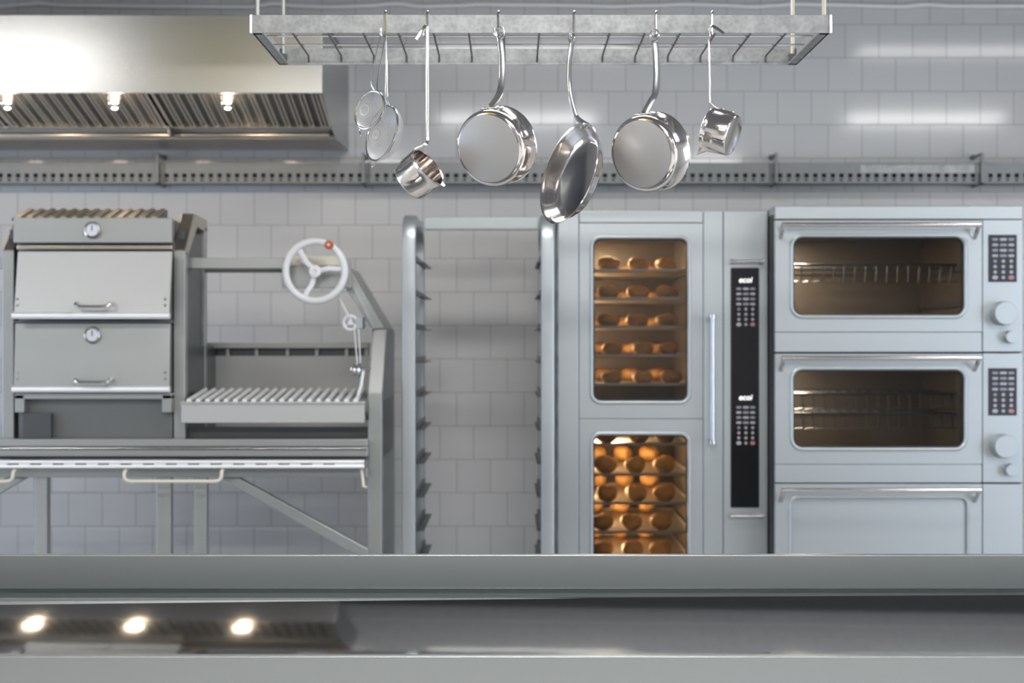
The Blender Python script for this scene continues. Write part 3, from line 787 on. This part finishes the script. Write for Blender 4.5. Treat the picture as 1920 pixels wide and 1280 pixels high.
# ------------------------------------------------------------------ deck oven stack
DD = 5.56; qx0, qx1 = X(1453.5, DD), X(1918, DD); cx0 = X(1842, DD); dtop = Z(386, DD)
dk = thing('deck_oven', 'wide stainless double deck oven beside the bread oven with four round knobs', 'oven', ((qx0+qx1)/2, 6.05, 0))
cav = [(Z(611,DD), Z(424,DD)), (Z(860,DD), Z(675,DD))]
jx0, jx1 = qx0+.04, cx0-.02
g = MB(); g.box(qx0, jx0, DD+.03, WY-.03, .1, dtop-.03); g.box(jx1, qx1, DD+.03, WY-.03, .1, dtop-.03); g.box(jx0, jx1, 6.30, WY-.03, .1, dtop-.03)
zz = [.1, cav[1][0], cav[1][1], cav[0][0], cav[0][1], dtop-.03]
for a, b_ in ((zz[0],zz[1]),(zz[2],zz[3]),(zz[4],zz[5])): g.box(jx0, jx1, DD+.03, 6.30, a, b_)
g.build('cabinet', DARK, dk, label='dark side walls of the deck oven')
for z0, z1 in cav:
    g = MB(); g.box(jx0+.0005, jx0+.004, DD+.031, 6.299, z0, z1); g.box(jx1-.004, jx1-.0005, DD+.031, 6.299, z0, z1); g.box(jx0, jx1, 6.295, 6.2995, z0, z1)
    g.box(jx0, jx1, DD+.031, 6.299, z0+.0005, z0+.004); g.box(jx0, jx1, DD+.031, 6.299, z1-.004, z1-.0005)
    g.build('cavity_lining', DECKIN, dk)
g = MB(); g.box(qx0, qx1, DD, DD+.03, Z(411,DD), dtop); g.box(qx0, qx1, DD+.03, WY-.03, dtop-.03, dtop); g.build('top_cap', OVENST, dk, .004)
MB().box(qx0+.05, qx1-.05, DD+.06, WY-.08, 0, .1).build('plinth', DARKST, dk)
for i, (t0, t1, b0, b1, wz1, wz0) in enumerate(((413,622,622.7,660,444,591), (663,870,870.7,905,693,839))):
    o = win_door(qx0, cx0-.001, Z(t1,DD), Z(t0,DD), X(1487,DD), X(1808,DD), Z(wz0,DD), Z(wz1,DD), DD, dk, 'oven_door', DGLASS, OVENST, .036)
    hd_ = DD-.055; hz = Z(t0+8, hd_)
    h = MB(); h.tube([(X(1466,hd_), hd_, hz), (X(1840,hd_), hd_, hz)], .0085, 14)
    for hx in (X(1469,hd_), X(1836,hd_)):
        h.tube([(hx, hd_-.002, hz+.003), (hx, hd_+.01, hz-.012), (hx, DD, hz-.045)], .0080, 10)
    h.build('handle', CHROME, o)
    MB().box(qx0, cx0-.001, DD+.001, DD+.029, Z(b1,DD), Z(b0,DD)).build('band_panel', OVENST, dk, .003)
    c_ = MB().box(cx0+.001, qx1, DD-.001, DD+.029, Z(b1-.5,DD), Z(t0-1,DD)).build('control_panel', OVENST, dk, .003)
    keypad(c_, X(1853,DD), X(1906,DD), Z(t0+115.5,DD), Z(t0+27,DD), DD-.001)
    for (kx, ky, kr, kd) in ((1889, 174, 22, .055), (1900, 218.5, 11.5, .035)):
        dd_ = DD-kd; xk, zk = X(kx-2, dd_), Z(t0+ky, dd_); rk = kr*DD/F
        M = Matrix.Translation((xk, DD-.001, zk)) @ Matrix.Rotation(PI/2, 4, 'X')
        MB().lathe([(rk*1.04, 0), (rk*1.04, kd*.15), (rk, kd*.25), (rk, kd*.88), (rk*.94, kd), (0, kd)], 40, M).build('knob', OVENST, c_)
# storage door at the bottom with a pressed panel
z1d, z0d = Z(907,DD), .14
d_ = MB(); plate_with_hole(d_, qx0, cx0-.001, z0d, z1d, rrect(X(1481,DD), X(1815,DD), z0d+.08, Z(932,DD), .03), DD, DD+.028)
o = d_.build('lower_door', OVENST, dk, .002)
MB().box(X(1478,DD), X(1818,DD), DD+.008, DD+.026, z0d+.06, Z(929,DD)).build('pressed_panel', OVENST, o)
pth = rrect(X(1481,DD), X(1815,DD), z0d+.08, Z(932,DD), .03, 8)
MB().tube([(p[0], DD+.001, p[1]) for p in pth], .006, 12, closed=True).build('panel_rim', OVENST, o)
hd_ = DD-.055; hz = Z(919, hd_); h = MB(); h.tube([(X(1466,hd_), hd_, hz), (X(1840,hd_), hd_, hz)], .0085, 14)
for hx in (X(1469,hd_), X(1836,hd_)): h.tube([(hx, hd_-.002, hz+.003), (hx, hd_+.01, hz-.012), (hx, DD, hz-.045)], .0080, 10)
h.build('handle', CHROME, o)
MB().box(cx0+.001, qx1, DD-.001, DD+.029, .14, Z(907,DD)).build('blank_panel', OVENST, dk, .003)
# wire racks inside, with hanging prongs
def wire_rack(py, deep, lean, lab):
    g = MB(); d0 = 5.80; z = Z(py, d0); x0, x1 = jx0+.004, jx1-.004
    for dd in (d0, 5.86, 6.05, 6.24): g.tube([(x0, dd, z), (x1, dd, z)], .0042, 8)
    n = 17
    for i in range(n):
        x = x0+.02+(x1-x0-.04)*i/(n-1)
        g.tube([(x, d0, z), (x+lean*.2, d0, z-deep), (x+lean*.4+.03, d0+.002, z-deep+.004)], .0026, 6)
        g.tube([(x, d0, z), (x, 6.24, z)], .0018, 6)
    g.build('wire_rack', DARKST, dk)
wire_rack(496, .068, -.02, '')
wire_rack(738, .060, .03, ''); wire_rack(775, .060, .03, '')
for py in (496, 560, 738, 775):
    MB().box(jx1-.02, jx1-.004, DD+.06, 6.28, Z(py,5.8)-.03, Z(py,5.8)-.008).build('shelf_rail', DARKST, dk)
MB().box(jx0+.01, jx1-.01, 5.72, 6.2, cav[0][0]+.005, cav[0][0]+.02).build('baking_stone', DECKIN, dk, .004)
for (z0, z1), pw in zip(cav, (8, 5)):
    area('deck_lamp_light', (jx0+.10, 5.9, z1-.012), (0,0,0), .10, .10, pw, (1,.84,.66))
    MB().box(jx0+.06, jx0+.14, 5.86, 5.94, z1-.010, z1-.004).build('oven_lamp', WARML, dk)

# ------------------------------------------------------------------ charcoal oven and grill
gr = thing('charcoal_grill', 'steel charcoal oven joined to an open grill with a white crank wheel', 'grill', (-1.0, 5.8, 0))
G0 = 5.50
GX0 = -2.55
GXR = X(690, G0); pw = .053
# frame: front posts, legs
def post(px0, px1, py0, py1, d0, d1=None, name='post', mat=FRAME, bev=.003):
    return MB().pbox(px0, px1, py0, py1, d0, d1 or d0+.05).build(name, mat, gr, bev)
post(4, 26, 470, 826, G0); post(322, 347, 470, 826, G0)
# sloping caps that run back from the post tops to the taller rear frame
for a, b_ in ((4, 26), (322, 347)):
    x0, x1 = X(a, G0), X(b_, G0)
    g = MB(); g.prism([(G0, Z(470,G0)), (G0+.05, Z(470,G0)-.02), (5.72, Z(401,5.72)-.05), (5.90, Z(412,5.9)-.05), (5.90, Z(412,5.9)), (5.66, Z(400,5.66))], 'x', x0, x1)
    g.build('sloping_cap', FILT, gr, .004)
    g = MB(); g.box(x0, x1, 5.86, 5.90, .6, Z(412,5.9)-.03); g.build('rear_post', FRAME, gr, .003)
    g = MB(); g.box(x0+.012, x1-.012, G0+.05, 5.86, .9, Z(440,5.8)); g.build('side_sheet', DARKST, gr)
# charcoal oven: top box, sloped slatted vent, doors
C0, C1 = X(25, 5.45), X(322, 5.45)
tb = MB().box(C0, C1, 5.45, 5.49, Z(455,5.45), Z(408,5.45)).build('top_box', FRAME, gr, .003)
MB().box(C0+.01, C1-.01, 5.49, 5.84, Z(440,5.45), Z(409,5.45)).build('top_box', GREYST, gr)
v = MB(); za, zc_ = Z(409,5.46), Z(393.5,5.62)
v.prism([(5.46, za-.01), (5.62, za-.01), (5.62, zc_), (5.46, za)], 'x', X(45,5.6), X(312,5.6))
ve = v.build('vent_housing', GREYST, gr)
v = MB()
for i in range(13):
    x = X(52,5.6)+i*.0415
    v.prism([(5.458, za+.001), (5.61, zc_+.0), (5.61, zc_+.005), (5.458, za+.006)], 'x', x, x+.020)
v.build('vent_slats', FILT, ve)
MB().box(C0+.003, C1-.003, 5.50, 5.84, Z(826,5.5)+.0, Z(455,5.5)).build('oven_body', GREYST, gr)
MB().box(C0+.004, C1-.004, 5.472, 5.50, Z(468,5.47), Z(459,5.47)).build('hinge_bar', FILT, gr, .004)
def oven_door(py0, py1, lip0, lip1, dt, db, hy, name):
    x0, x1 = X(26, db), X(317, db); g = MB()
    g.prism([(dt, Z(py0,dt)), (db, Z(py1,db)), (db+.02, Z(py1,db)), (dt+.02, Z(py0,dt))], 'x', x0, x1)
    o = g.build(name, ROUGHST if name == 'upper_door' else FRAME, gr, .002)
    zl = (Z(lip0,db)+Z(lip1,db))/2; rl = (Z(lip0,db)-Z(lip1,db))/2
    MB().tube([(x0-.006, db+.002, zl), (x1+.002, db+.002, zl)], rl, 20).build('bottom_lip', LIPST, o)
    hd_ = db-.035; hx0, hx1 = X(140, hd_), X(205, hd_); z = Z(hy, hd_)
    MB().tube(smooth_path([(hx0, db+.004, z+.006), (hx0, hd_+.01, z+.003), (hx0+.01, hd_, z-.006), (hx0+.03, hd_, z-.008), (hx1-.03, hd_, z-.008), (hx1-.01, hd_, z-.006), (hx1, hd_+.01, z+.003), (hx1, db+.004, z+.006)]), .0068, 10).build('handle', CHROME, o)
    for px in (33, 310):
        for q in (.78, .88):
            yy = dt+(db-dt)*q; z_ = Z(py0,dt)+(Z(py1,db)-Z(py0,dt))*q
            MB().cyl((X(px,yy), yy-.003, z_), (X(px,yy), yy+.003, z_), .005, 10).build('screw', CHROME, o)
    return o
oven_door(471, 586, 585, 598, 5.432, 5.39, 571, 'upper_door')
oven_door(606, 724, 723.5, 736, 5.455, 5.44, 713, 'lower_door')
MB().box(C0+.003, C1-.003, 5.45, 5.50, Z(605,5.45), Z(601,5.45)).build('hinge_bar', GREYST, gr, .002)
for py, dd in ((431, 5.45), (628, 5.455)):
    xk, zk = X(173, dd-.01), Z(py, dd-.01)
    M = Matrix.Translation((xk, dd, zk)) @ Matrix.Rotation(PI/2, 4, 'X')
    o = MB().lathe([(.030, 0), (.031, .012), (.028, .016), (.025, .014), (.025, .010)], 36, M).build('thermometer', FILT, gr)
    MB().lathe([(.0, .0125), (.0225, .0125), (.0225, .009)], 36, M).build('dial_face', DIAL, o)
    MB().box(xk-.001, xk+.001, dd-.0150, dd-.0130, zk-.003, zk+.017).build('needle', DARKST, o)
g = MB(); g.pbox(28, 322, 737, 748, 5.46, 5.50); g.pbox(28, 45, 740, 773, 5.46, 5.50); g.pbox(304, 322, 740, 773, 5.46, 5.50)
g.build('door_sill', FRAME, gr, .002)
# recess below the doors
g = MB(); g.box(C0, C1, 5.845, 5.86, Z(826,5.5), Z(745,5.5)); g.build('recess_back', GREYST, gr)
# cut-out look: ash drawer box and inner sheets
g = MB(); g.pbox(42, 95, 775, 822, 5.47, 5.52); g.build('ash_box', DARKST, gr, .002)
# grill frame: top bar, cross plate, sloping side
B0 = 5.71
MB().pbox(347, 532, 483, 503, B0-.12, B0-.07).build('top_bar', FRAME, gr, .002)
MB().pbox(-60, 5, 483, 503, B0-.12, B0-.07).build('top_bar', FRAME, gr, .002)
MB().pbox(382, 532, 504, 510, B0, B0+.05).build('hanging_rail', GREYST, gr, .002)
MB().pbox(528, 658, 483, 540, B0-.05, B0-.03).build('wheel_plate', FRAME, gr, .003)
MB().pbox(535, 640, 480, 498, B0-.062, B0-.05).build('bearing_block', CREAM, gr, .003)
for px in (566, 646): MB().cyl((X(px,B0-.07), B0-.07, Z(490,B0-.07)), (X(px,B0-.07), B0-.05, Z(490,B0-.07)), .007, 12).build('bolt', CHROME, gr)
# beam sloping down from the wheel plate to the side leg
bz = [(652,500),(722,616),(700,616),(697,612),(640,530)]
g = MB(); g.prism([(X(a,B0), Z(b_,B0)) for a, b_ in [(653,500),(722,616),(697,616),(640,528)]], 'y', B0, 6.12); g.build('sloping_beam', FRAME, gr, .003)
g = MB(); g.prism([(X(a,B0-.004), Z(b_,B0-.004)) for a, b_ in [(645,508),(650,508),(706,616),(700,616)]], 'y', B0-.01, B0); g.build('beam_flange', OVENST, gr)
MB().box(X(697,B0), X(722,B0)+.002, B0+.03, 6.12, Z(636,B0), Z(616,B0)).build('beam_end', DARKST, gr, .002)
# slanted post face and side leg
xl, xr = X(690, G0), X(716, G0)
zA, zB = Z(617, B0), Z(736, G0)
g = MB(); g.prism([(B0, zA), (G0, zB), (G0+.05, zB), (B0+.05, zA)], 'x', xl, xr); g.build('slanted_post', ROUGHST, gr, .003)
g = MB(); g.box(xl, xr, G0, G0+.05, .0, zB); g.build('front_leg', FRAME, gr, .003)
g = MB(); g.prism([(G0+.045, zB), (B0+.045, zA), (6.12, zA), (6.12, Z(860,G0)-.03), (G0+.045, Z(860,G0)-.03)], 'x', xl+.005, xr-.002); g.build('side_panel', STEEL, gr)
g = MB(); g.box(xr-.004, xr+.0, G0+.055, 6.05, Z(858,G0), Z(752,G0)); g.build('side_recess_shade', DARKST, gr)  # flat dark sheet, stands in for the shaded opening in the side
g = MB(); g.prism([(G0+.05, Z(866,G0)), (6.12, Z(866,G0)+.02), (6.12, 0), (G0+.05, 0)], 'x', xl+.01, xr-.001); g.build('side_leg_panel', FRAME, gr)
# splash back with slots
S0 = 6.08
g = MB(); g.pbox(368, 692, 642, 653, S0-.03, S0+.02); g.build('back_ledge', FRAME, gr, .003)
g = MB(); g.pbox(372, 692, 667, 826, S0, S0+.01)
for px in (378, 428, 482, 540, 595, 651, 688): g.pbox(px-4, px+2, 653, 667, S0-.008, S0)
g.build('splash_back', ROUGHST, gr)
MB().pbox(372, 692, 653, 667, S0+.012, S0+.02).build('slot_backing', DARKST, gr)
MB().box(X(352,5.6), X(352,5.6)+.01, G0+.05, S0, Z(822,5.6), Z(648,5.9)).build('inner_side', DARKST, gr)
MB().pbox(350, 690, 800, 824, 5.56, 5.57).build('firebox_front', GREYST, gr)
# grate with sloping bars
T0 = 5.42
g = MB(); g.pbox(340, 683, 755, 793, T0, T0+.03); g.pbox(338, 684, 753, 757, T0-.006, T0+.03); g.build('grate_tray', ROUGHST, gr, .003)
MB().box(X(342,T0), X(683,T0), T0+.03, 5.76, Z(793,T0)+.005, Z(780,T0)).build('drip_tray', GREYST, gr)
for i in range(19):
    xf = X(355+17.35*i, T0+.03); zf_, zr_ = Z(751,T0+.03), Z(731,5.73)
    MB().tube([(xf, T0+.02, zf_), (xf, 5.74, zr_)], .0090, 8).build('grate_bar', LIPST, gr)
MB().box(X(345,5.74), X(690,5.74), 5.735, 5.75, Z(742,5.74)-.01, Z(736,5.74)).build('rear_grate_bar', FRAME, gr)
# crank wheel
wd = 5.58; wc = Vector(W(591, 508.5, wd)); R = 55.5*wd/F
hw = MB(); hw.tube([(wc.x+R*math.cos(2*PI*k/64), wd, wc.z+R*math.sin(2*PI*k/64)) for k in range(64)], .0138, 14, closed=True)
wheel = hw.build('hand_wheel', WHITEP, gr)
for a in (8, 129, 250):
    q = math.radians(a); u = Vector((math.cos(q), 0, math.sin(q))); s2 = Vector((-math.sin(q), 0, math.cos(q)))
    P = [wc+u*.015, wc+u*.05+s2*.004, wc+u*.08-s2*.002, wc+u*(R-.004)-s2*.004]
    MB().tube(smooth_path([p+Vector((0,.01*(1-i/3),0)) for i, p in enumerate(P)]), .008, 12, flat=(.019,.012,(0,-1,0))).build('spoke', WHITEP, wheel)
M = Matrix.Translation((wc.x, wd+.02, wc.z)) @ Matrix.Rotation(PI/2, 4, 'X')
MB().lathe([(.02, 0), (.024, .01), (.022, .028), (.008, .03), (.008, .026), (0, .026)], 28, M).build('hub', WHITEP, wheel)
MB().cyl((wc.x, wd+.02, wc.z), (wc.x, B0-.05, wc.z), .012).build('axle', CHROME, wheel)
kx, kz = X(617, wd-.03), Z(459, wd-.03)
M = Matrix.Translation((kx, wd-.008, kz)) @ Matrix.Rotation(PI/2, 4, 'X')
o = MB().lathe([(.006, 0), (.015, .005), (.0165, .03), (.012, .038), (.006, .038)], 24, M).build('crank_knob', RED, wheel)
MB().lathe([(0, .040), (.006, .040), (.006, .034)], 16, M).build('knob_screw', BRASS, wheel) 
# pulleys and cables
pd_ = 5.62; pc = Vector(W(657, 605, pd_))
g = MB(); g.tube([(pc.x+.026*math.cos(2*PI*k/32), pd_, pc.z+.026*math.sin(2*PI*k/32)) for k in range(32)], .0055, 10, closed=True)
for a in (90, 210, 330):
    q = math.radians(a); g.tube([pc, pc+Vector((.024*math.cos(q), 0, .024*math.sin(q)))], .004, 8)
g.lathe([(0, -.008), (.009, -.008), (.009, .008), (0, .008)], 20, Matrix.Translation(pc) @ Matrix.Rotation(PI/2, 4, 'X'))
g.build('pulley', WHITEP, gr)
MB().box(pc.x+.022, pc.x+.045, pd_-.006, B0+.01, pc.z-.022, pc.z+.022).build('pulley_bracket', OVENST, gr, .002)
MB().tube([W(636, 560, 5.62), W(652, 590, 5.62)], .0045, 8).build('cable', WHITEP, gr)
for a, b_ in ((664, 670), (672, 676)): MB().tube([W(a, 612, 5.62), W(b_, 684, 5.58)], .0022, 6).build('cable', WHITEP, gr)
c2 = Vector(W(672, 693, 5.56))
g = MB()
for off, rr in ((-.012, .024), (.004, .026), (-.024, .010)):
    g.lathe([(0, -.004), (rr, -.004), (rr*.92, 0), (rr, .004), (0, .004)], 28, Matrix.Translation(c2+Vector((off, 0, 0))) @ Matrix.Rotation(PI/2, 4, 'Y') )
g.tube([c2+Vector((-.03,0,0)), c2+Vector((.045,0,.002))], .005, 10)
g.build('pulley', CHROME, gr)
MB().tube([c2+Vector((.018,0,-.005)), c2+Vector((.012,-.02,-.06)), c2+Vector((.004,-.06,-.095))], .006, 8).build('lift_arm', WHITEP, gr)
# lower body: beam, slotted lip, face, legs
E0 = 5.44
g = MB(); g.box(GX0, X(689,E0), E0, E0+.05, Z(837,E0), Z(823,E0)); g.build('upper_beam', FRAME, gr, .003)
g = MB(); g.box(GX0, X(689,E0), E0+.001, E0+.05, Z(856,E0), Z(837.5,E0)); g.build('lower_beam', FRAME, gr, .003)
MB().tube([(GX0, E0+.001, Z(840.5,E0)), (X(688,E0), E0+.001, Z(840.5,E0))], .0055, 12).build('beam_bead', CHROME, gr)
MB().box(GX0, X(689,E0), E0+.03, 5.86, Z(862,E0), Z(852,E0)).build('shadow_gap', GREYST, gr)  # dark box fills the gap under the beam to stand for its shade
L0 = 5.38
g = MB()
for a, b_ in ((862.5, 868.6), (871.2, 877.5)):
    zc2 = (Z(a,L0)+Z(b_,L0))/2; g.tube([(GX0, L0, zc2), (X(683,L0), L0, zc2)], (Z(a,L0)-Z(b_,L0))/2+.0008, 14)
x = GX0; sl = [X(13.5+42.3*k, L0) for k in range(-12, 15)]
prev = GX0
for s_ in sl:
    if s_ < GX0: continue
    g.box(prev, s_, L0-.002, L0+.01, Z(871.6,L0), Z(868,L0)); prev = s_+.042
g.box(prev, X(683,L0), L0-.002, L0+.01, Z(871.6,L0), Z(868,L0))
lip = g.build('slotted_lip', LIPST, gr)
MB().box(GX0, X(682,L0), L0+.012, L0+.06, Z(875,L0), Z(864,L0)).build('slot_backing', DARK, lip)
MB().box(GX0, X(689,E0), E0, E0+.03, Z(895,E0), Z(877,E0)).build('drawer_face', FRAME, gr, .003)
def uhandle(a, b_):
    hd_ = 5.36; P = [(X(a,hd_), E0, Z(880,hd_)), (X(a,hd_), hd_+.01, Z(884,hd_)), (X(a,hd_), hd_, Z(893,hd_)), (X(a+3,hd_), hd_, Z(899,hd_)), (X(a+12,hd_), hd_, Z(902,hd_)), (X(a+40,hd_), hd_, Z(902,hd_)),
        (X(b_-40,hd_), hd_, Z(902,hd_)), (X(b_-12,hd_), hd_, Z(902,hd_)), (X(b_-3,hd_), hd_, Z(899,hd_)), (X(b_,hd_), hd_, Z(893,hd_)), (X(b_,hd_), hd_+.01, Z(884,hd_)), (X(b_,hd_), E0, Z(880,hd_))]
    MB().tube(smooth_path(P), .0062, 12).build('drawer_handle', CREAM, gr)
uhandle(233, 415); uhandle(-155, 24)
MB().tube([W(678, 880, 5.40), W(682, 912, 5.38), W(688, 913, 5.38)], .005, 8).build('latch', CREAM, gr)
for a, b_ in ((65, 88), (293, 320), (364, 387)):
    MB().box(X(a,E0+.01), X(b_,E0+.01), E0+.01, E0+.055, 0, Z(894,E0)).build('leg', FRAME, gr, .003)
g = MB(); g.prism([(X(a,E0+.03), Z(b_,E0+.03)) for a, b_ in [(412,895),(448,895),(690,1028),(690,1052)]], 'y', E0+.02, E0+.06); g.build('diagonal_brace', FRAME, gr, .003)
g = MB(); g.prism([(X(a,E0+.03), Z(b_,E0+.03)) for a, b_ in [(12,895),(52,895),(-200,1040),(-200,1010)]], 'y', E0+.02, E0+.06); g.build('diagonal_brace', FRAME, gr, .003)
